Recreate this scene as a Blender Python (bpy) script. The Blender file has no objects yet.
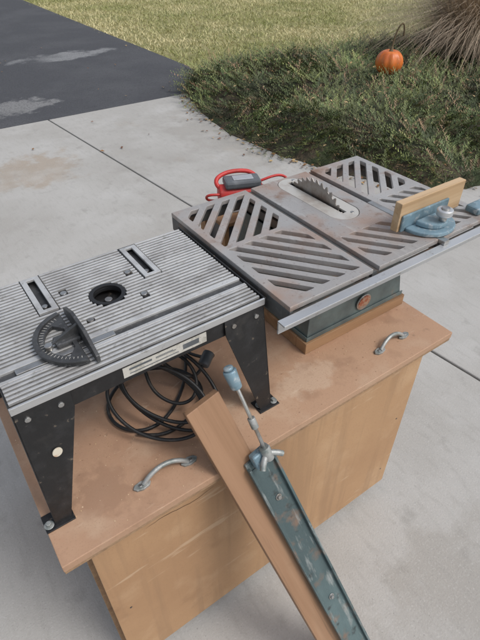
import bpy, math, random
import numpy as np
from mathutils import Vector, Matrix, noise
random.seed(7); rng=np.random.default_rng(7)
S=bpy.context.scene
S.view_settings.view_transform='Standard'; S.view_settings.look='None'; S.view_settings.exposure=0
COL=S.collection

# ---------------------------------------------------------------- materials
def M(name, base, layers=(), rough=.6, metal=0., bump=0., bscale=200., spec=None, vcol=False, rlay=None, bdist=.002, spots=(), bstr=(1,1,1)):
    m=bpy.data.materials.new(name); m.use_nodes=True
    nt=m.node_tree; N=nt.nodes; L=nt.links
    b=N['Principled BSDF']; b.inputs['Roughness'].default_value=rough; b.inputs['Metallic'].default_value=metal
    if spec is not None: b.inputs['Specular IOR Level'].default_value=spec
    tc=N.new('ShaderNodeTexCoord')
    def nz(scale, stretch=(1,1,1), detail=4, dist=0.):
        mp=N.new('ShaderNodeMapping'); mp.inputs['Scale'].default_value=stretch
        L.new(tc.outputs['Object'],mp.inputs['Vector'])
        n=N.new('ShaderNodeTexNoise'); n.inputs['Scale'].default_value=scale; n.inputs['Detail'].default_value=detail
        n.inputs['Roughness'].default_value=.6; n.inputs['Distortion'].default_value=dist
        L.new(mp.outputs[0],n.inputs['Vector']); return n.outputs['Fac']
    if vcol:
        a=N.new('ShaderNodeAttribute'); a.attribute_name='Col'; cur=a.outputs['Color']
    else:
        r=N.new('ShaderNodeRGB'); r.outputs[0].default_value=(*base,1); cur=r.outputs[0]
    def mix(cur,fac,c):
        mx=N.new('ShaderNodeMix'); mx.data_type='RGBA'
        L.new(fac,mx.inputs['Factor']); L.new(cur,mx.inputs['A']); mx.inputs['B'].default_value=(*c,1)
        return mx.outputs['Result']
    for c,cx,cy,rx,ry,amt in spots:   # dried / stained patch at a real place on the surface
        mp=N.new('ShaderNodeMapping'); mp.vector_type='POINT'; mp.inputs['Scale'].default_value=(1/rx,1/ry,0); mp.inputs['Location'].default_value=(-cx/rx,-cy/ry,0)
        L.new(tc.outputs['Object'],mp.inputs['Vector'])
        ln=N.new('ShaderNodeVectorMath'); ln.operation='LENGTH'; L.new(mp.outputs[0],ln.inputs[0])
        ad=N.new('ShaderNodeMath'); ad.operation='MULTIPLY_ADD'; L.new(nz(2.6/max(rx,ry)),ad.inputs[0]); ad.inputs[1].default_value=2.2; L.new(ln.outputs['Value'],ad.inputs[2])
        mr=N.new('ShaderNodeMapRange'); mr.inputs['From Min'].default_value=2.05; mr.inputs['From Max'].default_value=1.7; mr.inputs['To Max'].default_value=amt
        L.new(ad.outputs[0],mr.inputs['Value']); cur=mix(cur,mr.outputs[0],c)
    for ly in layers:
        c,sc,lo,hi,amt=ly[:5]; st=ly[5] if len(ly)>5 else (1,1,1); ds=ly[6] if len(ly)>6 else 0.
        mr=N.new('ShaderNodeMapRange'); mr.inputs['From Min'].default_value=lo; mr.inputs['From Max'].default_value=hi
        mr.inputs['To Max'].default_value=amt
        L.new(nz(sc,st,4,ds),mr.inputs['Value']); cur=mix(cur,mr.outputs[0],c)
    L.new(cur,b.inputs['Base Color'])
    if rlay:
        mr=N.new('ShaderNodeMapRange'); mr.inputs['From Min'].default_value=.35; mr.inputs['From Max'].default_value=.65
        mr.inputs['To Min'].default_value=rlay[1]; mr.inputs['To Max'].default_value=rlay[2]
        L.new(nz(rlay[0]),mr.inputs['Value']); L.new(mr.outputs[0],b.inputs['Roughness'])
    if bump>0:
        bp=N.new('ShaderNodeBump'); bp.inputs['Strength'].default_value=bump; bp.inputs['Distance'].default_value=bdist
        L.new(nz(bscale,bstr),bp.inputs['Height']); L.new(bp.outputs[0],b.inputs['Normal'])
    return m

concrete=M('concrete',(.42,.41,.39),[((.32,.305,.28),.9,.42,.66,.75),((.49,.485,.47),2.3,.5,.72,.6),((.32,.27,.21),1.4,.60,.74,.5),
      ((.23,.22,.20),9,.59,.74,.45),((.58,.57,.56),150,.55,.72,.4),((.16,.155,.15),210,.60,.70,.55),((.30,.29,.27),40,.52,.70,.35,(1,.25,1))],rough=.85,bump=.7,bscale=170,
      spots=[((.33,.26,.19),.77,3.9,.45,.38,.65),((.28,.26,.23),2.3,3.9,.35,.9,.5),((.28,.26,.24),1.9,1.6,.30,.22,.5),((.30,.28,.25),.9,.0,.5,.35,.5)])
jointm=M('joint_filler',(.07,.065,.06),[((.13,.12,.1),40,.5,.7,.7)],rough=.9)
asphalt=M('asphalt',(.060,.062,.070),[((.085,.087,.095),1.1,.45,.62,.7),((.03,.03,.033),90,.5,.65,.7),((.2,.2,.2),150,.62,.7,.6)],rough=.85,bump=.8,bscale=90,bdist=.006,
      spots=[((.26,.265,.27),2.35,7.6,.75,.28,.85),((.24,.24,.24),1.15,5.65,.42,.30,.8),((.15,.15,.15),.3,7.2,.9,.4,.5)])
lawnm=M('lawn',(.34,.31,.13),[((.21,.23,.08),1.2,.42,.62,.8),((.50,.43,.23),3.5,.5,.68,.7),((.18,.17,.07),40,.48,.62,.5),((.56,.50,.30),60,.58,.7,.6)],rough=.95,bump=1,bscale=70,bdist=.03)
soil=M('bed_soil',(.05,.042,.026),[((.11,.08,.05),18,.45,.6,.9),((.035,.055,.02),6,.45,.6,.8)],rough=1,bump=1,bscale=30,bdist=.04)
leafm=M('foliage_vc',(1,1,1),[],rough=.6,vcol=True)
mdf=M('particle_board',(.46,.28,.15),[((.38,.22,.115),2.2,.4,.65,.8),((.56,.38,.23),5,.52,.7,.5),((.32,.18,.095),260,.55,.68,.4),((.25,.135,.07),6,.62,.76,.5),((.30,.18,.10),3,.52,.62,.4,(6,1,.3)),((.60,.44,.30),14,.64,.70,.5,(.3,1,2))],rough=.75,bump=.25,bscale=260,bdist=.001)
mdftop=M('particle_board_top',(.45,.28,.18),[((.37,.215,.135),3,.42,.62,.8),((.56,.41,.29),6,.52,.70,.65),((.30,.175,.11),9,.56,.70,.65),((.32,.19,.12),240,.55,.68,.5),((.18,.11,.07),26,.66,.76,.6),((.60,.46,.34),40,.64,.72,.5,(.25,1,1),.8)],rough=.7,bump=.3,bscale=260,bdist=.001,rlay=(8,.5,.8),
      spots=[((.31,.185,.12),.33,.72,.22,.14,.6),((.56,.42,.31),.62,.60,.10,.06,.5),((.24,.14,.09),.08,.60,.08,.07,.5)])
mdfedge=M('board_edge',(.30,.185,.105),[((.44,.30,.18),90,.45,.65,.7,(1,1,4)),((.14,.08,.045),12,.54,.68,.75)],rough=.85,bump=.5,bscale=300)
wood=M('fence_wood',(.33,.19,.11),[((.22,.12,.062),14,.42,.65,.85,(1,.06,1),.6),((.46,.31,.20),9,.5,.7,.6,(1,.1,1)),((.12,.075,.045),5,.58,.74,.65),((.13,.08,.05),70,.56,.68,.7,(1,.03,1))],rough=.6,bump=.5,bscale=90,bstr=(1,.05,1))
woodlight=M('pine_wood',(.54,.385,.235),[((.42,.27,.14),30,.42,.65,.8,(.06,1,1),.5),((.28,.18,.10),8,.58,.74,.55,(.3,1,1)),((.30,.19,.10),90,.58,.7,.5,(.04,1,1))],rough=.65,bump=.3,bscale=120,bstr=(.05,1,1))
woodend=M('pine_plinth',(.36,.21,.11),[((.22,.12,.06),25,.42,.65,.8,(.08,1,1),.5)],rough=.7,bump=.2,bscale=150)
blackp=M('black_paint',(.012,.012,.013),[((.03,.03,.032),30,.5,.7,.6),((.20,.16,.12),60,.66,.73,.65),((.10,.09,.08),9,.58,.75,.4)],rough=.40,bump=.15,bscale=400,rlay=(20,.3,.6))
aluOld=M('worn_aluminium',(.66,.66,.65),[((.46,.45,.44),14,.45,.65,.8),((.24,.23,.21),60,.58,.7,.55),((.32,.315,.30),4,.52,.68,.5)],rough=.4,metal=.55,bump=.15,bscale=300,rlay=(30,.32,.55))
alu=M('aluminium',(.66,.67,.68),[((.46,.46,.46),8,.45,.65,.7,(.2,1,1)),((.25,.22,.2),50,.61,.72,.55)],rough=.35,metal=.7,bump=.1,bscale=300)
castm=M('cast_grey',(.085,.087,.09),[((.05,.05,.052),25,.45,.6,.7),((.26,.26,.26),90,.59,.7,.45)],rough=.42,metal=.4,bump=.4,bscale=250)
iron=M('rusty_cast_iron',(.37,.355,.345),[((.36,.235,.175),4.5,.48,.64,.75),((.46,.46,.455),3.2,.52,.70,.65),((.23,.135,.09),12,.58,.71,.8),((.54,.535,.52),60,.58,.72,.4,(1,.15,1)),((.16,.12,.10),120,.61,.7,.55)],rough=.42,metal=.3,bump=.3,bscale=200,rlay=(9,.32,.6))
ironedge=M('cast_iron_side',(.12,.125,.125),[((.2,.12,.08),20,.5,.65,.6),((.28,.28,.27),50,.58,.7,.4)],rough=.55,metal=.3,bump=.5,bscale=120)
insertm=M('insert_plate',(.60,.575,.53),[((.42,.36,.31),20,.45,.65,.7)],rough=.4,metal=.4,bump=.1)
teal=M('teal_paint',(.12,.175,.18),[((.065,.095,.10),9,.42,.60,.85,(1,.3,1)),((.22,.145,.105),14,.54,.66,.85),((.36,.38,.37),40,.55,.67,.75,(1,.2,1)),((.03,.03,.03),30,.60,.72,.7)],rough=.5,metal=.15,bump=.5,bscale=150)
bodym=M('saw_body_paint',(.13,.165,.16),[((.075,.09,.09),9,.45,.62,.8),((.24,.17,.12),25,.60,.72,.7)],rough=.5,bump=.3,bscale=150)
blue=M('blue_grey_cast',(.20,.30,.36),[((.12,.18,.21),20,.45,.62,.8),((.5,.53,.54),50,.56,.68,.7)],rough=.42,metal=.2,bump=.3,bscale=150)
steel=M('steel',(.50,.50,.49),[((.30,.26,.22),30,.45,.65,.7)],rough=.32,metal=.9,bump=.1)
bladem=M('blade_steel',(.33,.31,.29),[((.18,.13,.10),18,.45,.62,.8)],rough=.38,metal=.8,bump=.1)
galv=M('pull_metal',(.40,.41,.40),[((.18,.21,.20),35,.42,.60,.85),((.5,.5,.5),80,.6,.7,.4)],rough=.5,metal=.5,bump=.4)
rubber=M('cord_rubber',(.010,.010,.011),[((.06,.05,.042),40,.55,.7,.7)],rough=.5)
redp=M('red_plastic',(.52,.035,.03),[((.30,.03,.025),20,.5,.65,.7),((.45,.28,.24),60,.62,.72,.4)],rough=.5)
greyp=M('grey_plastic',(.10,.11,.12),[((.2,.21,.22),18,.5,.65,.6)],rough=.45)
labelm=M('label_silver',(.62,.60,.55),[((.40,.38,.33),90,.5,.6,.6),((.15,.14,.13),130,.6,.66,.5,(1,1,2))],rough=.45,metal=.2)
badge=M('badge_red',(.34,.10,.05),[((.45,.35,.25),90,.5,.6,.7)],rough=.4)
orange=M('pumpkin_skin',(.66,.17,.03),[((.45,.10,.02),9,.45,.65,.8),((.7,.28,.07),25,.55,.7,.5)],rough=.42,bump=.1)
stemm=M('pumpkin_stem',(.10,.07,.035),[((.2,.15,.08),40,.45,.6,.7)],rough=.8)
whitem=M('tag_white',(.6,.55,.45),[((.4,.2,.1),60,.5,.65,.7)],rough=.6)
crackm=M('crack_dark',(.14,.08,.045),[],rough=1)

# ---------------------------------------------------------------- helpers
PL={}
def parent(name, loc):
    e=bpy.data.objects.new(name,None); e.location=loc; e.empty_display_size=.1; COL.objects.link(e); PL[e.name]=Vector(loc); return e
def attach(o,p):
    if p is not None:
        o.parent=p; o.matrix_parent_inverse=Matrix.Translation(-PL[p.name])
def mk(name,verts,faces,mat,p=None,smooth=False,bevel=0,matrix=None,segs=2):
    me=bpy.data.meshes.new(name); me.from_pydata([tuple(v) for v in verts],[],faces); me.validate(); me.update()
    if mat: me.materials.append(mat)
    if smooth: me.polygons.foreach_set('use_smooth',[True]*len(me.polygons))
    o=bpy.data.objects.new(name,me); COL.objects.link(o)
    if bevel:
        bv=o.modifiers.new('bev','BEVEL'); bv.width=bevel; bv.segments=segs; bv.limit_method='ANGLE'; bv.angle_limit=math.radians(40)
    if matrix is not None: o.matrix_basis=matrix
    attach(o,p); return o
BF=[(3,2,1,0),(4,5,6,7),(0,1,5,4),(1,2,6,5),(2,3,7,6),(3,0,4,7)]
def boxes(name,lst,mat,p=None,bevel=0,matrix=None):
    V=[];F=[]
    for lo,hi in lst:
        n=len(V);x0,y0,z0=lo;x1,y1,z1=hi
        V+=[(x0,y0,z0),(x1,y0,z0),(x1,y1,z0),(x0,y1,z0),(x0,y0,z1),(x1,y0,z1),(x1,y1,z1),(x0,y1,z1)]
        F+=[tuple(i+n for i in f) for f in BF]
    return mk(name,V,F,mat,p,bevel=bevel,matrix=matrix)
def box(name,lo,hi,mat,p=None,bevel=.001,matrix=None): return boxes(name,[(lo,hi)],mat,p,bevel,matrix)
def cyl(name,p0,p1,r,mat,p=None,r2=None,n=24,bevel=.0008,matrix=None):
    p0=Vector(p0);p1=Vector(p1);d=(p1-p0).normalized();u=d.orthogonal().normalized();w=d.cross(u);r2=r if r2 is None else r2
    V=[p0+(u*math.cos(2*math.pi*i/n)+w*math.sin(2*math.pi*i/n))*r for i in range(n)]+[p1+(u*math.cos(2*math.pi*i/n)+w*math.sin(2*math.pi*i/n))*r2 for i in range(n)]
    F=[(i,(i+1)%n,n+(i+1)%n,n+i) for i in range(n)]+[tuple(range(n-1,-1,-1)),tuple(range(n,2*n))]
    o=mk(name,V,F,mat,p,bevel=bevel,matrix=matrix)
    if n>8:
        for pl in o.data.polygons: pl.use_smooth = len(pl.vertices)==4
    return o
def prism(name,pts,z0,z1,mat,p=None,bevel=.001,matrix=None):
    n=len(pts); V=[(x,y,z0) for x,y in pts]+[(x,y,z1) for x,y in pts]
    F=[(i,(i+1)%n,n+(i+1)%n,n+i) for i in range(n)]+[tuple(range(n-1,-1,-1)),tuple(range(n,2*n))]
    return mk(name,V,F,mat,p,bevel=bevel,matrix=matrix)
def plate(name,outer,holes,z0,z1,mat,p=None,bev=.0012):
    cu=bpy.data.curves.new(name,'CURVE'); cu.dimensions='2D'; cu.fill_mode='BOTH'; cu.extrude=(z1-z0)/2-bev; cu.bevel_depth=bev; cu.bevel_resolution=1; cu.offset=-bev
    for pts in [outer]+holes:
        sp=cu.splines.new('POLY'); sp.points.add(len(pts)-1); sp.use_cyclic_u=True
        for q,(x,y) in zip(sp.points,pts): q.co=(x,y,0,1)
    t=bpy.data.objects.new(name+'_t',cu); COL.objects.link(t)
    bpy.context.view_layer.update()
    me=bpy.data.meshes.new_from_object(t.evaluated_get(bpy.context.evaluated_depsgraph_get()))
    bpy.data.objects.remove(t)
    me.name=name; me.materials.clear(); me.materials.append(mat)
    for pl in me.polygons: pl.use_smooth=False; pl.material_index=0
    me.transform(Matrix.Translation((0,0,(z0+z1)/2)))
    o=bpy.data.objects.new(name,me); COL.objects.link(o); attach(o,p); return o
def tube(name,pts,r,mat,p=None,cyc=False,kind='NURBS',matrix=None,res=6):
    cu=bpy.data.curves.new(name,'CURVE'); cu.dimensions='3D'; cu.bevel_depth=r; cu.bevel_resolution=3; cu.resolution_u=res
    sp=cu.splines.new(kind); sp.points.add(len(pts)-1); sp.use_cyclic_u=cyc
    for q,c in zip(sp.points,pts): q.co=(*c,1)
    if kind=='NURBS': sp.order_u=4; sp.use_endpoint_u=True
    cu.use_fill_caps=True; cu.materials.append(mat)
    o=bpy.data.objects.new(name,cu); COL.objects.link(o)
    if matrix is not None: o.matrix_basis=matrix
    attach(o,p); return o
def circ(cx,cy,r,n=32):
    return [(cx+r*math.cos(2*math.pi*i/n),cy+r*math.sin(2*math.pi*i/n)) for i in range(n)]
def rect(x0,y0,x1,y1): return [(x0,y0),(x1,y0),(x1,y1),(x0,y1)]
def clip(poly,conv):
    out=poly
    for i in range(len(conv)):
        ax,ay=conv[i];bx,by=conv[(i+1)%len(conv)]
        s=lambda q:(bx-ax)*(q[1]-ay)-(by-ay)*(q[0]-ax)
        inp=out;out=[]
        for j in range(len(inp)):
            P=inp[j];Q=inp[(j+1)%len(inp)];sp,sq=s(P),s(Q)
            if sp>=0: out.append(P)
            if (sp>=0)!=(sq>=0):
                t=sp/(sp-sq); out.append((P[0]+(Q[0]-P[0])*t,P[1]+(Q[1]-P[1])*t))
        if not out: return []
    return out
def area(p): return abs(sum(p[i][0]*p[(i+1)%len(p)][1]-p[(i+1)%len(p)][0]*p[i][1] for i in range(len(p))))/2
def roundc(p,r=.0045):
    out=[];n=len(p)
    for i in range(n):
        a=Vector(p[i-1]);b=Vector(p[i]);c=Vector(p[(i+1)%n])
        ra=min(r,(a-b).length*.4);rc=min(r,(c-b).length*.4)
        q0=b+(a-b).normalized()*ra;q2=b+(c-b).normalized()*rc
        for t in(0,.33,.67,1): out.append(tuple(q0*(1-t)**2+b*2*t*(1-t)+q2*t*t))
    return out
def slots(region,ang,w,pitch,off=0):
    cx=sum(q[0] for q in region)/len(region);cy=sum(q[1] for q in region)/len(region)
    d=(math.cos(math.radians(ang)),math.sin(math.radians(ang)));n=(-d[1],d[0]);R=[]
    for k in range(-14,15):
        o=k*pitch+off
        q=[(cx+n[0]*(o+sw)+d[0]*sl,cy+n[1]*(o+sw)+d[1]*sl) for sl,sw in ((-1,-w/2),(1,-w/2),(1,w/2),(-1,w/2))]
        c=clip(q,region)
        if len(c)>2 and area(c)>.0005:
            cc=[c[0]]
            for P in c[1:]:
                if math.dist(P,cc[-1])>.003: cc.append(P)
            if math.dist(cc[0],cc[-1])<.003: cc.pop()
            if len(cc)>2: R.append(roundc(cc))
    return R

# ---------------------------------------------------------------- ground
mk('ground',[(x,y,-.04) for x,y in rect(-150,-150,150,150)],[(0,1,2,3)],lawnm)
cp=parent('concrete_driveway',(0,0,0))
J=lambda b:1.70-.091*(b-.35)
prism('slab_1',[(-7,-6),(J(-6)-.006,-6),(J(5.04)-.006,5.04),(-7,5.02)],-.03,0,concrete,cp,bevel=.006)
prism('slab_2',[(J(-6)+.006,-6),(7.5,-6),(7.5,1.5),(3.6,1.75),(3.6,5.05),(J(5.04)+.006,5.04)],-.03,0,concrete,cp,bevel=.006)
box('joint_filler',(1.0,-6,-.03),(2.4,5.03,-.009),jointm,cp,bevel=0)
prism('asphalt_road',[(-9,5.055),(2.85,5.065),(3.3,5.6),(3.47,6.1),(3.5,13),(3.6,40),(-9,40)],-.036,-.006,asphalt,bevel=.006)

def inpoly(x,y,P):
    c=np.zeros(len(x),bool);n=len(P);j=n-1
    for i in range(n):
        xi,yi=P[i];xj,yj=P[j]
        c^=((yi>y)!=(yj>y))&(x<(xj-xi)*(y-yi)/(yj-yi+1e-12)+xi); j=i
    return c
def triobj(name,V,C,mat,nv=3):
    me=bpy.data.meshes.new(name); n=len(V)//nv
    me.vertices.add(len(V)); me.vertices.foreach_set('co',V.astype(np.float32).ravel())
    me.loops.add(len(V)); me.loops.foreach_set('vertex_index',np.arange(len(V),dtype=np.int32))
    me.polygons.add(n); me.polygons.foreach_set('loop_start',np.arange(0,len(V),nv,dtype=np.int32))
    me.update(calc_edges=True)
    at=me.color_attributes.new('Col','FLOAT_COLOR','POINT')
    at.data.foreach_set('color',np.concatenate([C,np.ones((len(C),1))],1).astype(np.float32).ravel())
    me.materials.append(mat); o=bpy.data.objects.new(name,me); COL.objects.link(o); return o
# lawn blades
n=60000
P=[(3.44,6.0),(3.40,16),(9,14),(14,7.5),(10,5.2),(6.3,5.3),(5,5.75),(3.8,5.75)]
x=rng.uniform(3.4,14,n*2);y=rng.uniform(5.2,16,n*2);k=inpoly(x,y,P);x=x[k][:n];y=y[k][:n];n=len(x)
h=rng.uniform(.015,.042,n);a=rng.uniform(0,6.28,n);w=rng.uniform(.004,.009,n);tx=rng.normal(0,.03,n);ty=rng.normal(0,.03,n)
V=np.zeros((n,3,3));V[:,0]=np.stack([x-np.cos(a)*w,y-np.sin(a)*w,np.full(n,-.04)],1);V[:,1]=np.stack([x+np.cos(a)*w,y+np.sin(a)*w,np.full(n,-.04)],1);V[:,2]=np.stack([x+tx,y+ty,h-.03],1)
pt_=np.array([noise.noise(Vector((xx*.7,yy*.7,2)))+.5*noise.noise(Vector((xx*2.5,yy*2.5,7))) for xx,yy in zip(x,y)])
t=np.clip(rng.uniform(0,1,n)*.7+.15+pt_*.8,0,1)[:,None];C=np.array([.29,.31,.10])*(1-t)+np.array([.68,.60,.34])*t
triobj('lawn',V.reshape(-1,3),np.repeat(C,3,0),leafm)

# ---- ground-cover bed
BP=[(2.80,5.02),(2.60,4.4),(2.48,3.7),(2.56,3.0),(2.76,2.35),(3.05,1.88),(4.0,1.55),(6,1.4),(9,1.3),(11,3),(10.5,5.2),(8,5.75),(6.1,5.35),(5.1,5.65),(4.2,5.72),(3.5,5.8),(3.05,5.45)]
bed=mk('bed_soil',[(x,y,.0) for x,y in BP]+[(x,y,.006) for x,y in BP],[tuple(range(len(BP),2*len(BP)))]+[(i,(i+1)%len(BP),len(BP)+(i+1)%len(BP),len(BP)+i) for i in range(len(BP))],soil)
def bedh(x,y):
    d=1e9
    for i in range(len(BP)):
        ax,ay=BP[i];bx,by=BP[(i+1)%len(BP)]
        t=max(0,min(1,((x-ax)*(bx-ax)+(y-ay)*(by-ay))/((bx-ax)**2+(by-ay)**2)))
        d=min(d,math.hypot(x-ax-t*(bx-ax),y-ay-t*(by-ay)))
    e=min(1,d/.4)
    return e**.6*(.12+.18*max(0,noise.noise(Vector((x*1.5,y*1.5,0)))+.25)+.07*noise.noise(Vector((x*5,y*5,3))))
GX=np.arange(2.3,9.5,.09);GY=np.arange(1.2,5.95,.09);V=[];F=[]
for yy in GY:
    for xx in GX:
        ins=inpoly(np.array([xx]),np.array([yy]),BP)[0]
        V.append((xx,yy,bedh(xx,yy)*.7 if ins else -.035))
nx=len(GX)
for j in range(len(GY)-1):
    for i in range(nx-1): F.append((j*nx+i,j*nx+i+1,(j+1)*nx+i+1,(j+1)*nx+i))
jp=parent('ground_cover_shrub',(5,3.8,0))
mk('litter_mound',V,F,soil,jp,smooth=True); attach(bed,jp)
ns=12000; nl=14
x=rng.uniform(2.4,9.3,ns*3);y=rng.uniform(1.2,5.9,ns*3);k=inpoly(x,y,BP);x=x[k];y=y[k]
d=(x-2.5);keep=rng.uniform(0,1,len(x))<np.clip(1.15-.12*d,.3,1);x=x[keep][:ns];y=y[keep][:ns]
VV=[];CC=[]
pal=[np.array(c) for c in [(.105,.125,.042),(.075,.105,.036),(.15,.17,.055),(.055,.075,.028),(.21,.21,.08),(.25,.17,.085)]]
for xi,yi in zip(x,y):
    z=bedh(xi,yi)
    clump=noise.noise(Vector((xi*1.6,yi*1.6,9)))+.5*noise.noise(Vector((xi*5,yi*5,4)))
    az=6.28*noise.noise(Vector((xi*.9,yi*.9,5)))+random.gauss(0,1.0)+2
    el=random.uniform(.05,.75); Ls=random.uniform(.12,.32)
    dr=np.array([math.cos(az)*math.cos(el),math.sin(az)*math.cos(el),math.sin(el)])
    b0=np.array([xi,yi,z*.8+random.uniform(-.04,.02)])
    side=np.cross(dr,[0,0,1]);side/=np.linalg.norm(side)+1e-6;up=np.cross(side,dr)
    c=pal[min(5,int(abs(random.gauss(0,1.7))))]*(1+1.0*clump)*random.uniform(.65,1.4)
    if random.random()<.10: c=np.array([.28,.18,.10])*random.uniform(.6,1.1)
    for q in range(nl):
        s=(q+.3)/nl; pt=b0+dr*Ls*s+np.array([0,0,-.10*Ls*s*s])
        sg=1 if q%2 else -1; ll=random.uniform(.026,.046)*(1.15-.6*s)
        ld=dr*.75+side*sg*random.uniform(.4,.9)+up*random.uniform(-.1,.7);ld/=np.linalg.norm(ld)
        wd=np.cross(ld,up+.2*dr);wd/=np.linalg.norm(wd)+1e-6;ww=.0052
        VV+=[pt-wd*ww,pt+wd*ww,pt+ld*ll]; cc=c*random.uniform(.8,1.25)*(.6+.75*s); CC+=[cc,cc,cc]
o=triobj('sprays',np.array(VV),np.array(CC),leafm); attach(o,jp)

# ornamental grass
VV=[];CC=[];cx,cy=6.75,4.2
for i in range(9500):
    az=random.uniform(0,6.28);rr=abs(random.gauss(0,.22));bx=cx+rr*math.cos(az);by=cy+rr*math.sin(az)
    az+=random.gauss(0,.35);Lg=random.uniform(.9,2.05);out=random.uniform(.15,1.25);w=random.uniform(.002,.0045)
    pts=[];kx=random.gauss(0,.06);zf=.10+.14*random.random()
    for s in np.linspace(0,1,6):
        r=out*Lg*.8*s**1.3; zz=.05+Lg*(.95*s-.72*out*s*s)
        pts.append(np.array([bx+math.cos(az+kx*s*3)*r,by+math.sin(az+kx*s*3)*r,max(zz,zf)]))
    sd=np.array([-math.sin(az),math.cos(az),0])*w
    t=random.random();c=np.array([.38,.28,.19])*(1-t)+np.array([.66,.54,.40])*t
    c=c*random.uniform(.55,1.2)
    for q in range(5):
        k0=1-q/5.5;k1=1-(q+1)/5.5
        VV+=[pts[q]-sd*k0,pts[q]+sd*k0,pts[q+1]+sd*k1,pts[q+1]-sd*k1];CC+=[c]*4
triobj('ornamental_grass',np.array(VV),np.array(CC),leafm,4)

# fallen leaves
VV=[];CC=[]
for i in range(900):
    m=random.random()
    if m<.2: xx,yy,zz=random.uniform(3.5,11),random.uniform(5.8,12),.01
    elif m<.75:
        xx,yy=random.uniform(2.5,7),random.uniform(1.6,5.6)
        zz=bedh(xx,yy)+.06 if inpoly(np.array([xx]),np.array([yy]),BP)[0] else .006
    elif m<.95:
        k=random.randrange(6);t=random.random();xx=BP[k][0]*(1-t)+BP[k+1][0]*t-abs(random.gauss(0,.08));yy=BP[k][1]*(1-t)+BP[k+1][1]*t;zz=.006
    else: xx,yy,zz=random.uniform(-3,5),random.uniform(.5,9),.006
    if zz<.007 and inpoly(np.array([xx]),np.array([yy]),BP)[0]: continue
    a=random.uniform(0,6.28);r=random.uniform(.008,.024);c=np.array(random.choice([(.25,.13,.05),(.40,.26,.12),(.18,.08,.04),(.5,.36,.18)]))*random.uniform(.6,1.1)
    u=np.array([math.cos(a),math.sin(a),random.uniform(-.2,.3)])*r;v=np.array([-math.sin(a),math.cos(a),random.uniform(0,.4)])*r*.55
    p0=np.array([xx,yy,zz+.004])
    VV+=[p0-u,p0-v+[0,0,.004],p0+u,p0+v+[0,0,.004]];CC+=[c]*4
triobj('fallen_leaves',np.array(VV),np.array(CC),leafm,4)

# pumpkin
pk=parent('pumpkin',(4.63,3.83,.2))
V=[];F=[];nu,nv=60,24;cx,cy,cz,R=4.63,3.83,.30,.145
for j in range(nv+1):
    ph=math.pi*j/nv
    for i in range(nu):
        th=2*math.pi*i/nu;rib=1-.09*abs(math.cos(th*5))**3*math.sin(ph)**.5
        r=R*rib*math.sin(ph)**.85 if j not in(0,nv) else .0
        z=R*.86*math.cos(ph)-.03*math.exp(-(math.sin(ph)/.25)**2)*math.copysign(1,math.cos(ph))
        V.append((cx+r*math.cos(th),cy+r*math.sin(th),cz+z))
for j in range(nv):
    for i in range(nu): F.append((j*nu+i,(j+1)*nu+i,(j+1)*nu+(i+1)%nu,j*nu+(i+1)%nu))
mk('flesh',V,F,orange,pk,smooth=True)
tube('stem',[(cx,cy,cz+.09),(cx+.01,cy,cz+.17),(cx+.03,cy,cz+.29),(cx+.07,cy-.03,cz+.38),(cx+.10,cy-.04,cz+.34),(cx+.11,cy-.04,cz+.24)],.008,stemm,pk)
cyl('stem_base',(cx,cy,cz+.085),(cx+.008,cy,cz+.15),.028,stemm,pk,r2=.012,n=10)

# bring the ground set to its real size and level under the cart
K=1.68/1.55
GM=Matrix.Translation((0,0,1.55))@Matrix.Scale(K,4)@Matrix.Translation((0,0,-1.55))
for o in [o for o in COL.objects if o.parent is None]: o.matrix_basis=GM@o.matrix_basis
GZ=1.55-1.68

# ---------------------------------------------------------------- cart
ct=parent('wooden_tool_cart',(.5,.9,GZ))
A0,A1,B0,B1=-.039,1.07,.498,1.38
prism('top_board',[(A0,B0),(A1,B0),(A1,B1),(A0,B1)],.6305,.65,mdftop,ct,bevel=.0015)
prism('top_board_underlay',[(A0+.001,B0+.0015),(A1-.001,B0+.0015),(A1-.001,B1),(A0+.001,B1)],.620,.6303,mdfedge,ct,bevel=.001)
bx0,bx1,by0,by1=.012,1.02,.533,1.34;bz=GZ+.05
box('front_panel',(bx0,by0,bz),(bx1,by0+.018,.6195),mdf,ct)
box('back_panel',(bx0,by1-.018,bz),(bx1,by1,.6195),mdf,ct)
box('side_panel_1',(bx0+.002,by0+.0185,bz+.002),(bx0+.02,by1-.0185,.6195),mdf,ct)
box('side_panel_2',(bx1-.02,by0+.0185,bz+.002),(bx1-.002,by1-.0185,.6195),mdf,ct)
box('bottom_panel',(bx0+.021,by0+.019,bz+.003),(bx1-.021,by1-.019,bz+.02),mdf,ct)
box('corner_strip',(bx0-.010,by0+.035,bz+.01),(bx0+.0015,by0+.075,.61),mdfedge,ct)
box('corner_bracket',(1.045,.515,.600),(1.078,.545,.619),blackp,ct)
V=[];F=[];nS=16
for i in range(nS+1):
    t=i/nS;xx=.13+.17*t;zz=.545+.005*math.sin(t*7)+.003*random.random();hw=.0010*math.sin(math.pi*t)+.0002
    V+=[(xx,by0-.0006,zz-hw),(xx,by0-.0006,zz+hw)]
for i in range(nS): F.append((2*i,2*i+2,2*i+3,2*i+1))
mk('veneer_split',V,F,crackm,ct)
for i,(xx,zz) in enumerate([(.05,.58),(.05,.25),(.52,.59),(.985,.58),(.985,.3),(.985,.02)]):
    cyl('panel_screw_%d'%i,(xx,by0,zz),(xx,by0-.0008,zz),.003,castm,ct,n=12,bevel=0)
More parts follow.
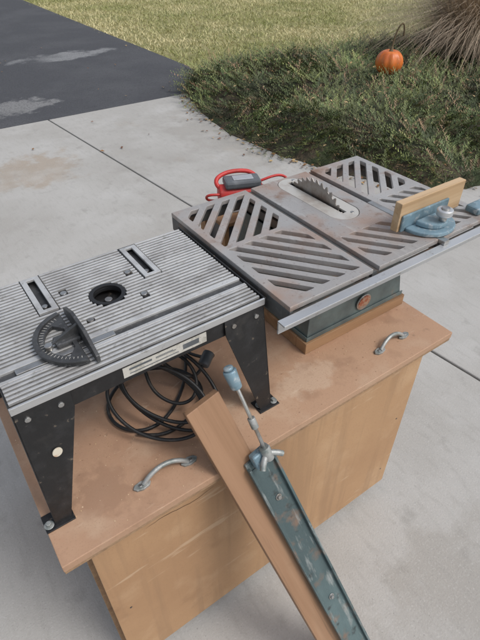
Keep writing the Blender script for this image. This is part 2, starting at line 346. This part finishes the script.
for i,(wx,wy) in enumerate([(.07,.60),(.95,.60),(.07,1.26),(.95,1.26)]):
    box('caster_plate_%d'%(i+1),(wx-.03,wy-.03,bz-.0045),(wx+.03,wy+.03,bz-.0005),steel,ct)
    boxes('caster_fork_%d'%(i+1),[((wx-.016,wy-.017,GZ+.020),(wx+.016,wy-.014,bz-.005)),((wx-.016,wy+.014,GZ+.020),(wx+.016,wy+.017,bz-.005))],steel,ct)
    cyl('caster_wheel_%d'%(i+1),(wx,wy-.012,GZ+.0225),(wx,wy+.012,GZ+.0225),.0225,rubber,ct)
def pull(cx,cy,L,tag,rz):
    T=Matrix.Translation((cx,cy,0))@Matrix.Rotation(rz,4,'Z')
    z=.65;r=[]
    for i in range(11):
        t=i/10;r.append((-L/2*.8+L*.8*t,.006*math.sin(t*math.pi),z+.005+.022*math.sin(t*math.pi)**.7))
    tube('pull_bar_'+tag,r,.0052,galv,ct,matrix=T)
    for s in(-1,1):
        e=s*L/2*.86
        prism('pull_foot_%s_%d'%(tag,s+1),[(e+.016*math.cos(q)*1.2,.010*math.sin(q)) for q in np.linspace(0,2*math.pi,9)[:-1]],z,z+.006,galv,ct,matrix=T)
        cyl('pull_screw_%s_%d'%(tag,s+1),(e+s*.004,0,z+.006),(e+s*.004,0,z+.008),.004,steel,ct,n=12,matrix=T)
pull(.895,.563,.115,'a',.05); pull(.205,.560,.125,'b',-.04)
VV=[];CC=[]
for i in range(1000):
    xx=random.uniform(A0+.01,A1-.01);yy=random.uniform(B0+.01,B1-.02) if random.random()<.4 else random.gauss(.70,.09)
    if not(B0+.008<yy<B1-.01): continue
    a=random.uniform(0,6.28);r=random.uniform(.0006,.0022);u=np.array([math.cos(a),math.sin(a),0])*r;v=np.array([-math.sin(a),math.cos(a),.3])*r*.5
    p0=np.array([xx,yy,.6512]);c=np.array(random.choice([(.66,.5,.34),(.6,.44,.28),(.28,.16,.09),(.55,.38,.22)]))
    VV+=[p0-u,p0-v,p0+u,p0+v];CC+=[c]*4
o=triobj('wood_chips',np.array(VV),np.array(CC),leafm,4);attach(o,ct)

# ---------------------------------------------------------------- router table
rt=parent('router_table',(.235,.79,.65))
a0,a1,b0,b1=-.012,.490,.617,.967;hc=(.238,.812);Z=.95
slotL=rect(.110,.828,.134,.952);slotR=rect(.335,.826,.359,.950)
plate('table_plate',rect(a0,b0,a1,b1),[circ(*hc,.029,40),slotL,slotR],.936,.9445,blackp,rt)
ribs=[];pitch=.0102;b=b0+.012
while b<b1-.006:
    if .671<b<.709: b+=pitch;continue
    cuts=[(.345-.021,.345+.023)] if b>.815 else []
    if b>.815: cuts.append((.101,.143))
    d=abs(b-hc[1])
    if d<.038: c=math.sqrt(.038**2-d*d);cuts.append((hc[0]-c,hc[0]+c))
    for sx,sy in((.165,.865),(.30,.77),(.178,.752),(.305,.86)):
        if abs(b-sy)<.009: cuts.append((sx-.008,sx+.008))
    cuts.sort();s=a0+.003
    for c0,c1 in cuts:
        if c0>s: ribs.append(((s,b-.0026,.9442),(c0,b+.0026,Z)))
        s=max(s,c1)
    ribs.append(((s,b-.0026,.9442),(a1-.003,b+.0026,Z)));b+=pitch
boxes('ribs',ribs,aluOld,rt,bevel=.0006)
for nm,sl in(('slot_frame_1',slotL),('slot_frame_2',slotR)):
    (x0,y0),(x1,y1)=sl[0],sl[2]
    plate(nm,rect(x0-.007,y0-.005,x1+.007,y1+.005),[rect(x0+.004,y0+.004,x1-.004,y1-.004)],.9447,.9505,aluOld,rt,bev=.0006)
    box(nm+'_channel',(x0-.004,y0-.002,.926),(x1+.004,y1+.002,.9355),castm,rt)
    cyl(nm+'_screw',((x0+x1)/2,y0+.03,.9356),((x0+x1)/2,y0+.03,.9400),.006,steel,rt,n=16)
plate('collar_ring',circ(*hc,.037,48),[circ(*hc,.0285,48)],.9447,.9500,blackp,rt,bev=.0006)
boxes('miter_slot_rails',[((a0+.002,.673,.9447),(a1-.002,.681,.9508)),((a0+.002,.699,.9447),(a1-.002,.707,.9508))],aluOld,rt,bevel=.0006)
box('miter_slot_floor',(a0+.002,.6815,.9447),(a1-.002,.6985,.9462),castm,rt,bevel=0)
box('front_lip',(a0,b0-.005,.936),(a1,b0-.0005,.9515),alu,rt)
box('end_lip',(a1+.0005,b0-.004,.938),(a1+.004,b1,.9510),blackp,rt)
for i,(sx,sy) in enumerate([(.165,.865),(.30,.77),(.178,.752),(.305,.86)]):
    cyl('screw_%d'%i,(sx,sy,.9445),(sx,sy,.9505),.0065,steel,rt,n=16)
box('apron_front',(a0+.004,b0,.895),(a1-.004,b0+.003,.9355),blackp,rt)
box('apron_back',(a0+.004,b1-.003,.895),(a1-.004,b1,.9355),blackp,rt)
box('apron_end_1',(a0+.004,b0+.0035,.895),(a0+.007,b1-.0035,.9355),blackp,rt)
box('apron_end_2',(a1-.007,b0+.0035,.895),(a1-.004,b1-.0035,.9355),blackp,rt)
box('label',(.178,b0-.0012,.905),(.352,b0-.0002,.929),labelm,rt,bevel=0)
boxes('label_print',[((.190,b0-.0016,.919),(.235,b0-.0013,.9235)),((.190,b0-.0016,.9105),(.290,b0-.0013,.9122)),((.300,b0-.0016,.911),(.335,b0-.0013,.923)),((.243,b0-.0016,.919),(.285,b0-.0013,.9203)),((.243,b0-.0016,.9215),(.279,b0-.0013,.9228))],greyp,rt)
def leg(tag,ax,sx,by,sy):
    zt,zb=.934,.652;sp=.036
    yt=by+sy*.0035;yb=by+sy*sp
    xo=ax-sx*.008
    V=[(ax,yt,zt),(ax+sx*.095,yt,zt),(ax+sx*.095,yt+sy*.004,.90),(xo+sx*.030,yb,zb),(xo,yb,zb)]
    V2=[(x,y-sy*.0025,z) for x,y,z in V]
    F=[(0,1,2,3,4),(9,8,7,6,5)]+[(i,5+i,5+(i+1)%5,(i+1)%5) for i in range(5)]
    mk('leg_face_'+tag,V+V2,F,blackp,rt,bevel=.0006)
    V=[(ax,yt,zt),(ax,yt-sy*.085,zt),(xo,yb-sy*.03,zb),(xo,yb,zb)]
    V2=[(x+sx*.0025,y,z) for x,y,z in V]
    F=[(0,1,2,3),(7,6,5,4)]+[(i,4+i,4+(i+1)%4,(i+1)%4) for i in range(4)]
    mk('leg_side_'+tag,[(x-sx*.0005,y,z) for x,y,z in V]+V2,F,blackp,rt,bevel=.0006)
    x0,x1=sorted((xo-sx*.020,xo+sx*.036));y0,y1=sorted((yb+sy*.008,yb-sy*.032))
    box('leg_foot_'+tag,(x0,y0,.6502),(x1,y1,.6535),blackp,rt)
    for q,(fx,fy) in enumerate([(.024,-.014),(-.011,-.006)]):
        cyl('foot_bolt_%s_%d'%(tag,q),(xo+sx*fx,yb+sy*fy,.6535),(xo+sx*fx,yb+sy*fy,.662),.0055,galv,rt,n=6)
        cyl('foot_washer_%s_%d'%(tag,q),(xo+sx*fx,yb+sy*fy,.6535),(xo+sx*fx,yb+sy*fy,.6552),.0095,galv,rt,n=20)
    for k in(.02,.075): cyl('leg_bolt_%s_%d'%(tag,int(k*1000)),(ax+sx*k,yt,.917),(ax+sx*k,yt+sy*.005,.917),.0055,steel,rt,n=8)
leg('fl',a0,1,b0,-1);leg('fr',a1-.002,-1,b0,-1);leg('bl',a0,1,b1,1);leg('br',a1-.002,-1,b1,1)
cyl('leg_tag_disc',(.030,.5995,.825),(.0305,.5965,.8255),.009,whitem,rt,n=24)
cyl('router_base',(*hc,.875),(*hc,.925),.062,blackp,rt,n=32)
cyl('router_motor',(*hc,.775),(*hc,.875),.046,M('router_brown',(.16,.075,.05),[((.3,.3,.3),20,.55,.7,.7)],rough=.5),rt,n=32,bevel=.006)
cyl('router_cap',(*hc,.757),(*hc,.775),.036,blackp,rt,n=32,bevel=.004)
cyl('router_collet',(*hc,.925),(*hc,.936),.008,steel,rt,n=20)
cyl('router_knob',(hc[0]-.10,hc[1]-.03,.90),(hc[0]-.055,hc[1]-.02,.90),.018,blackp,rt,n=20,bevel=.006)
g=parent('miter_gauge',(.12,.71,.95))
pc=(.143,.715)
arc=[(pc[0]+.078*math.cos(t),pc[1]+.078*math.sin(t)) for t in np.linspace(math.radians(97),math.radians(263),30)]
inner=[(pc[0]-.006+.055*math.cos(t),pc[1]+.055*math.sin(t)) for t in np.linspace(math.radians(120),math.radians(240),20)]
inner+= [(pc[0]-.018,pc[1]-.030),(pc[0]-.018,pc[1]+.030)]
plate('protractor',arc,[inner],.9525,.9600,castm,g,bev=.0012)
box('protractor_hub',(pc[0]-.045,pc[1]-.014,.9520),(pc[0],pc[1]+.014,.9625),castm,g,bevel=.003)
plate('protractor_rim',[(pc[0]+.080*math.cos(t),pc[1]+.080*math.sin(t)) for t in np.linspace(math.radians(100),math.radians(260),30)]+[(pc[0]+.071*math.cos(t),pc[1]+.071*math.sin(t)) for t in np.linspace(math.radians(260),math.radians(100),30)],[],.9602,.9640,castm,g,bev=.0006)
tk=[]
for deg in range(110,255,6):
    t=math.radians(deg);c,s=math.cos(t),math.sin(t);q=lambda r,w:(pc[0]+r*c-w*s,pc[1]+r*s+w*c,.9604)
    tk.append([q(.0625,-.0005),q(.0695,-.0005),q(.0695,.0005),q(.0625,.0005)])
mk('scale_marks',sum(tk,[]),[(4*i,4*i+1,4*i+2,4*i+3) for i in range(len(tk))],labelm,g)
V=[(pc[0],pc[1]-.083,.9512),(pc[0],pc[1]+.083,.9512),(pc[0],pc[1]+.083,.966),(pc[0],pc[1]+.03,.988),(pc[0],pc[1]-.03,.988),(pc[0],pc[1]-.083,.966)]
mk('face_plate',V+[(x+.007,y,z) for x,y,z in V],[(0,1,2,3,4,5),(11,10,9,8,7,6)]+[(i,6+i,6+(i+1)%6,(i+1)%6) for i in range(6)],castm,g,bevel=.0012)
V=[(pc[0],pc[1]-.003,.960),(pc[0],pc[1]-.003,.983),(pc[0]-.05,pc[1]-.003,.961)]
mk('web',V+[(x,y+.006,z) for x,y,z in V],[(0,1,2),(5,4,3),(0,3,4,1),(1,4,5,2),(2,5,3,0)],castm,g)
cyl('lock_screw',(pc[0]-.058,pc[1]-.012,.9602),(pc[0]-.058,pc[1]-.012,.970),.007,steel,g,n=16)
box('guide_bar',(.02,.683,.9465),(.20,.697,.9518),steel,g)

# power cord
cc=Vector((.275,.700,.728));u=Vector((.088,-.055,0));v=Vector((0,.085,.062));pts=[(.238,.80,.765),(.215,.76,.80),(.20,.72,.78)]
for i in range(4*10):
    t=i/10*2*math.pi+2.6;L=i//10;rs=[1.0,.76,1.12,.62][L]+.10*math.sin(i*1.3+L)
    off=Vector((.020*L-.018,.016*L-.02,.0))
    q=cc+off+u*math.cos(t)*rs+v*math.sin(t)*rs
    pts.append((q.x,q.y,max(q.z,.6565+.003*L)))
pts+=[(.36,.70,.70),(.40,.72,.735),(.43,.735,.74),(.45,.75,.70),(.44,.80,.66),(.40,.88,.657),(.5,.93,.657)]
pc_=parent('power_cord',(.275,.7,.65))
tube('cable',pts,.0042,rubber,pc_)
pts2=[(.46,.97,.657),(.42,.84,.657),(.36,.74,.659),(.25,.66,.658),(.17,.70,.658),(.16,.80,.657),(.26,.87,.657),(.36,.83,.66),(.40,.72,.675),(.35,.655,.658),(.24,.63,.657),(.20,.68,.66)]
tube('cable_loose',pts2,.0042,rubber,pc_)
cyl('plug',(.395,.715,.73),(.425,.735,.742),.014,greyp,pc_,n=16,bevel=.004)

# ---------------------------------------------------------------- table saw
ts=parent('table_saw',(.85,.8,.65))
TA0,TA1,TB0,TB1,TZ=.505,1.165,.552,1.025,.96
th=.012
Ls=slots(rect(.526,.575,.718,.797),-52,.0185,.0345)+slots(rect(.526,.812,.718,1.005),46,.0175,.0345,.006)
plate('wing_left',rect(TA0,TB0,.7355,TB1),Ls,TZ-th,TZ,iron,ts)
Rs=slots(rect(.992,.575,1.145,.775),-52,.0175,.0345)+slots(rect(.992,.80,1.145,1.003),46,.0175,.0345)
plate('wing_right',rect(.9725,TB0,TA1,TB1),Rs,TZ-th,TZ,iron,ts)
ic=(.867,.880)
def stad(cx,cy,rx,ry):
    return [(cx+rx*math.cos(t),cy+(ry-rx)*(1 if math.sin(t)>0 else -1)+rx*math.sin(t)) for t in np.linspace(.001,2*math.pi-.001,41)[:-1]]
Ms=slots(rect(.772,.575,.935,.690),-52,.0175,.0345)
plate('main_top',rect(.755,TB0,.953,TB1),[stad(*ic,.046,.140)]+Ms,TZ-th,TZ,iron,ts)
plate('throat_insert',stad(*ic,.0445,.1385),[rect(.861,.775,.875,.995)],TZ-.006,TZ-.0008,insertm,ts,bev=.0005)
for i,yy in enumerate((.765,1.0)): cyl('insert_screw_%d'%i,(.885,yy,TZ-.001),(.885,yy,TZ+.0006),.005,steel,ts,n=14)
for i,(x0,x1) in enumerate(((.736,.7545),(.9535,.972))): box('miter_groove_floor_%d'%i,(x0,TB0+.001,TZ-.022),(x1,TB1-.001,TZ-.010),ironedge,ts,bevel=0)
sk=.912
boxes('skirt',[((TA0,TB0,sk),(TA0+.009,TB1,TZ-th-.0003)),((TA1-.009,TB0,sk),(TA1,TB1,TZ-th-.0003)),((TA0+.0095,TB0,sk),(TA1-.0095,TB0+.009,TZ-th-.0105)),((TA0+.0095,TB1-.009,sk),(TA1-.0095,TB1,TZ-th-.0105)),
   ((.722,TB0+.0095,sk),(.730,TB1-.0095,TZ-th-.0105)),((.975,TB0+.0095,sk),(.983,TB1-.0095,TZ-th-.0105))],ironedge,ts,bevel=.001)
R=.127;bc=(.868,.885,TZ+.046-R);V=[];nT=40
for i in range(nT):
    t=2*math.pi*i/nT;dt=2*math.pi/nT
    for f,rr in((0,R),(.18,R-.001),(.30,R-.011),(.62,R-.009)): V.append((bc[0]-.0012,bc[1]+rr*math.cos(-(t+f*dt)),bc[2]+rr*math.sin(-(t+f*dt))))
n=len(V);V+=[(x+.0024,y,z) for x,y,z in V]
mk('blade',V,[tuple(range(n)),tuple(range(2*n-1,n-1,-1))]+[(i,n+i,n+(i+1)%n,(i+1)%n) for i in range(n)],bladem,ts)
box('front_rail_face',(.468,TB0-.012,.918),(1.36,TB0-.008,.9455),alu,ts,bevel=.0008)
box('front_rail_top',(.468,TB0-.030,.946),(1.36,TB0-.008,.950),alu,ts,bevel=.0008)
boxes('front_rail_spacers',[((x,TB0-.0078,.925),(x+.02,TB0-.0003,.944)) for x in(.53,.80,1.10)],steel,ts)
for i,x in enumerate((.54,.81,1.11)): cyl('rail_bolt_%d'%i,(x,TB0-.012,.932),(x,TB0-.016,.932),.006,steel,ts,n=6)
box('rear_rail',(.52,TB1+.002,.922),(1.16,TB1+.006,.946),alu,ts)
pz=.685
boxes('wood_plinth',[((.675,.665,.6503),(1.055,.705,pz)),((.675,1.0,.6503),(1.055,1.04,pz)),((.675,.7055,.6503),(.715,.9995,pz)),((1.015,.7055,.6503),(1.055,.9995,pz))],woodend,ts,bevel=.0015)
def frustum(name,lo0,hi0,z0,lo1,hi1,z1,mat):
    V=[(lo0[0],lo0[1],z0),(hi0[0],lo0[1],z0),(hi0[0],hi0[1],z0),(lo0[0],hi0[1],z0),(lo1[0],lo1[1],z1),(hi1[0],lo1[1],z1),(hi1[0],hi1[1],z1),(lo1[0],hi1[1],z1)]
    o=mk(name,V,[(0,1,5,4),(1,2,6,5),(2,3,7,6),(3,0,4,7)],mat,ts)
    sm=o.modifiers.new('s','SOLIDIFY');sm.thickness=.004;sm.offset=-1
    bv=o.modifiers.new('b','BEVEL');bv.width=.004;bv.segments=3;bv.limit_method='ANGLE';return o
frustum('body',(.685,.675),(1.045,1.03),pz+.001,(.715,.700),(1.015,1.01),.9115,bodym)
boxes('body_flange',[((.681,.671,pz+.0005),(1.049,.6745,pz+.014)),((.681,.6748,pz+.0005),(.6845,1.03,pz+.014))],bodym,ts,bevel=.0015)
cyl('badge_disc',(.885,.6745,.728),(.885,.671,.7275),.022,badge,ts,n=32)
cyl('badge_ring',(.885,.6762,.728),(.885,.6722,.7278),.026,steel,ts,n=32)
cyl('motor',(.70,1.13,.765),(.90,1.13,.765),.070,greyp,ts,n=32,bevel=.01)
boxes('motor_foot',[((.72,1.07,.6503),(.88,1.19,.668)),((.76,1.10,.6685),(.84,1.16,.70))],ironedge,ts,bevel=.003)
boxes('motor_shelf',[((.68,1.05,.845),(.93,1.19,.857))],woodend,ts,bevel=.002)
boxes('motor_shelf_posts',[((.682,1.16,.6503),(.698,1.188,.8448)),((.912,1.16,.6503),(.928,1.188,.8448)),((.682,1.052,.6503),(.698,1.07,.8448)),((.912,1.052,.6503),(.928,1.07,.8448))],woodend,ts,bevel=.001)
mg=parent('miter_gauge',(.98,.6,.96))
prism('wood_face',rect(.893,.628,1.130,.648),.9612,1.034,woodlight,mg,bevel=.0015)
c=(.985,.6215)
prism('gauge_head',[(c[0]+.072*math.cos(t),c[1]+.072*math.sin(t)) for t in np.linspace(math.radians(180),math.radians(360),30)],.9615,.972,blue,mg,bevel=.003)
prism('gauge_boss',[(c[0]+.045*math.cos(t),c[1]-.006+.050*math.sin(t)) for t in np.linspace(math.radians(180),math.radians(360),24)],.9725,.986,blue,mg,bevel=.004)
box('gauge_fence',(c[0]-.085,c[1],.9612),(c[0]+.085,c[1]+.0062,1.004),blue,mg,bevel=.003)
cyl('knob_stem',(.99,.578,.986),(.99,.578,1.0),.009,steel,mg,n=20)
cyl('knob',(.99,.578,1.0),(.99,.578,1.016),.019,alu,mg,n=28,bevel=.003)
cyl('knob_top',(.99,.578,1.016),(.99,.578,1.020),.010,steel,mg,n=20)
box('guide_bar',(.954,.535,.9505),(.9715,.78,.9608),steel,mg)
box('rail_lock_block',(1.12,.565,.9612),(1.185,.605,.980),blue,ts,bevel=.006)

# ---------------------------------------------------------------- leaning rip fence
rf=parent('rip_fence',(.45,.3,GZ))
top=Vector((.299,.573,.807));d=Vector((.192,-.412,-.886)).normalized();w=Vector((1,0,0));w=(w-d*w.dot(d)).normalized();nn=w.cross(d).normalized()
if nn.z<0: nn=-nn
MX=Matrix((( w.x,d.x,nn.x,top.x),(w.y,d.y,nn.y,top.y),(w.z,d.z,nn.z,top.z),(0,0,0,1)))
LB=(top.z-GZ)/abs(d.z)-.012
box('wood_board',(-.040,.0,.003),(.040,LB,.022),wood,rf,matrix=MX,bevel=.0014)
y0=.178
prism('channel',rect(.012,y0,.077,LB-.01),.0225,.030,teal,rf,matrix=MX,bevel=.001)
boxes('channel_lips',[((.010,y0+.01,.0302),(.016,LB-.01,.042)),((.074,y0+.01,-.012),(.080,LB-.01,.042))],teal,rf,bevel=.001,matrix=MX)
boxes('channel_inner',[((.0165,y0+.02,.0302),(.0735,LB-.01,.0315))],teal,rf,matrix=MX)
for i,yy in enumerate((.30,.66)):
    cyl('fence_bolt_%d'%i,(.044,yy,.0315),(.044,yy,.0340),.008,steel,rf,n=24,matrix=MX);cyl('fence_nut_%d'%i,(.044,yy,.0340),(.044,yy,.0385),.005,steel,rf,n=6,matrix=MX)
box('clamp_head',(.026,y0-.02,.0305),(.074,y0+.016,.052),blue,rf,bevel=.005,matrix=MX)
for s in(-1,1):
    tube('wing_%d'%(s+1),[(.058,y0-.012,.056),(.058+s*.016,y0-.004,.060),(.058+s*.028,y0+.010,.064)],.0065,galv,rf,matrix=MX)
cyl('wing_hub',(.058,y0-.028,.056),(.058,y0+.004,.056),.011,galv,rf,n=20,matrix=MX)
cyl('rod',(.058,y0-.02,.056),(.067,-.005,.052),.0042,steel,rf,n=16,matrix=MX)
cyl('rod_collar',(.0615,.10,.0545),(.063,.075,.0540),.008,galv,rf,n=16,matrix=MX)
cyl('handle',(.0665,.002,.052),(.069,-.040,.051),.0115,blue,rf,r2=.0145,n=10,matrix=MX,bevel=.003)
cyl('handle_tip',(.069,-.040,.051),(.0695,-.048,.051),.010,blue,rf,n=16,matrix=MX,bevel=.003)

# ---------------------------------------------------------------- corded power tool behind the saw top
pt=parent('corded_power_tool',(.8,1.12,.857))
T=Matrix.Translation((.80,1.115,.8572))@Matrix.Rotation(math.radians(-22),4,'Z')@Matrix.Scale(.86,4)
box('shoe',(-.095,-.045,.0),(.095,.045,.006),alu,pt,bevel=.002,matrix=T)
box('riser',(-.06,-.022,.006),(.05,.022,.026),greyp,pt,bevel=.003,matrix=T)
cyl('motor_housing',(-.095,0,.052),(.03,0,.052),.034,redp,pt,n=28,bevel=.008,matrix=T)
cyl('nose',(.03,0,.052),(.09,0,.046),.030,greyp,pt,r2=.018,n=28,bevel=.004,matrix=T)
box('top_housing',(-.075,-.033,.078),(.050,.033,.106),greyp,pt,bevel=.008,matrix=T)
box('top_badge',(-.045,-.018,.1062),(.025,.018,.1082),alu,pt,bevel=.001,matrix=T)
tube('handle',[(-.085,0,.07),(-.110,.012,.09),(-.085,.045,.108),(.0,.055,.112),(.05,.045,.10),(.055,0,.07)],.0075,redp,pt,matrix=T)
tube('red_cord',[(.03,.0,.08),(.08,-.005,.10),(.13,.01,.105),(.16,.0,.08),(.14,-.03,.06),(.09,-.035,.08),(.13,-.02,.092),(.19,-.01,.07),(.20,.03,.02),(.18,.05,-.1),(.16,.06,-.235)],.0045,redp,pt,matrix=T)
tube('red_cord_loop',[(-.09,-.02,.06),(-.13,-.03,.07),(-.15,.0,.05),(-.12,.03,.01),(-.05,.05,.008)],.0045,redp,pt,matrix=T)

# ---------------------------------------------------------------- camera, light
cam=bpy.data.cameras.new('Camera');co=bpy.data.objects.new('Camera',cam);COL.objects.link(co)
co.location=(0,0,1.55);co.rotation_euler=(math.radians(90-39.93),0,math.radians(-35))
cam.sensor_fit='VERTICAL';cam.sensor_height=36;cam.sensor_width=27;cam.lens=27.56;cam.clip_start=.02;cam.clip_end=500
S.camera=co
el=math.radians(54)
sd=Vector((math.cos(math.radians(-62))*math.cos(el),math.sin(math.radians(-62))*math.cos(el),math.sin(el)))
su=bpy.data.lights.new('sun','SUN');su.energy=1.5;su.angle=math.radians(20);su.color=(1,.97,.93)
so=bpy.data.objects.new('sun',su);COL.objects.link(so);so.rotation_euler=sd.to_track_quat('Z','Y').to_euler()
# lift the whole place so the pavement is at z = 0
for o in COL.objects:
    if o.parent is None: o.location.z-=GZ
W=bpy.data.worlds.new('World');S.world=W;W.use_nodes=True;nt=W.node_tree
sky=nt.nodes.new('ShaderNodeTexSky');sky.sky_type='NISHITA';sky.sun_disc=False;sky.sun_elevation=el;sky.sun_rotation=math.atan2(sd.x,sd.y)
sky.dust_density=3;sky.air_density=1.2
hs=nt.nodes.new('ShaderNodeHueSaturation');hs.inputs['Saturation'].default_value=.48
nt.links.new(sky.outputs[0],hs.inputs['Color']);bg=nt.nodes['Background'];nt.links.new(hs.outputs[0],bg.inputs[0]);bg.inputs[1].default_value=.15
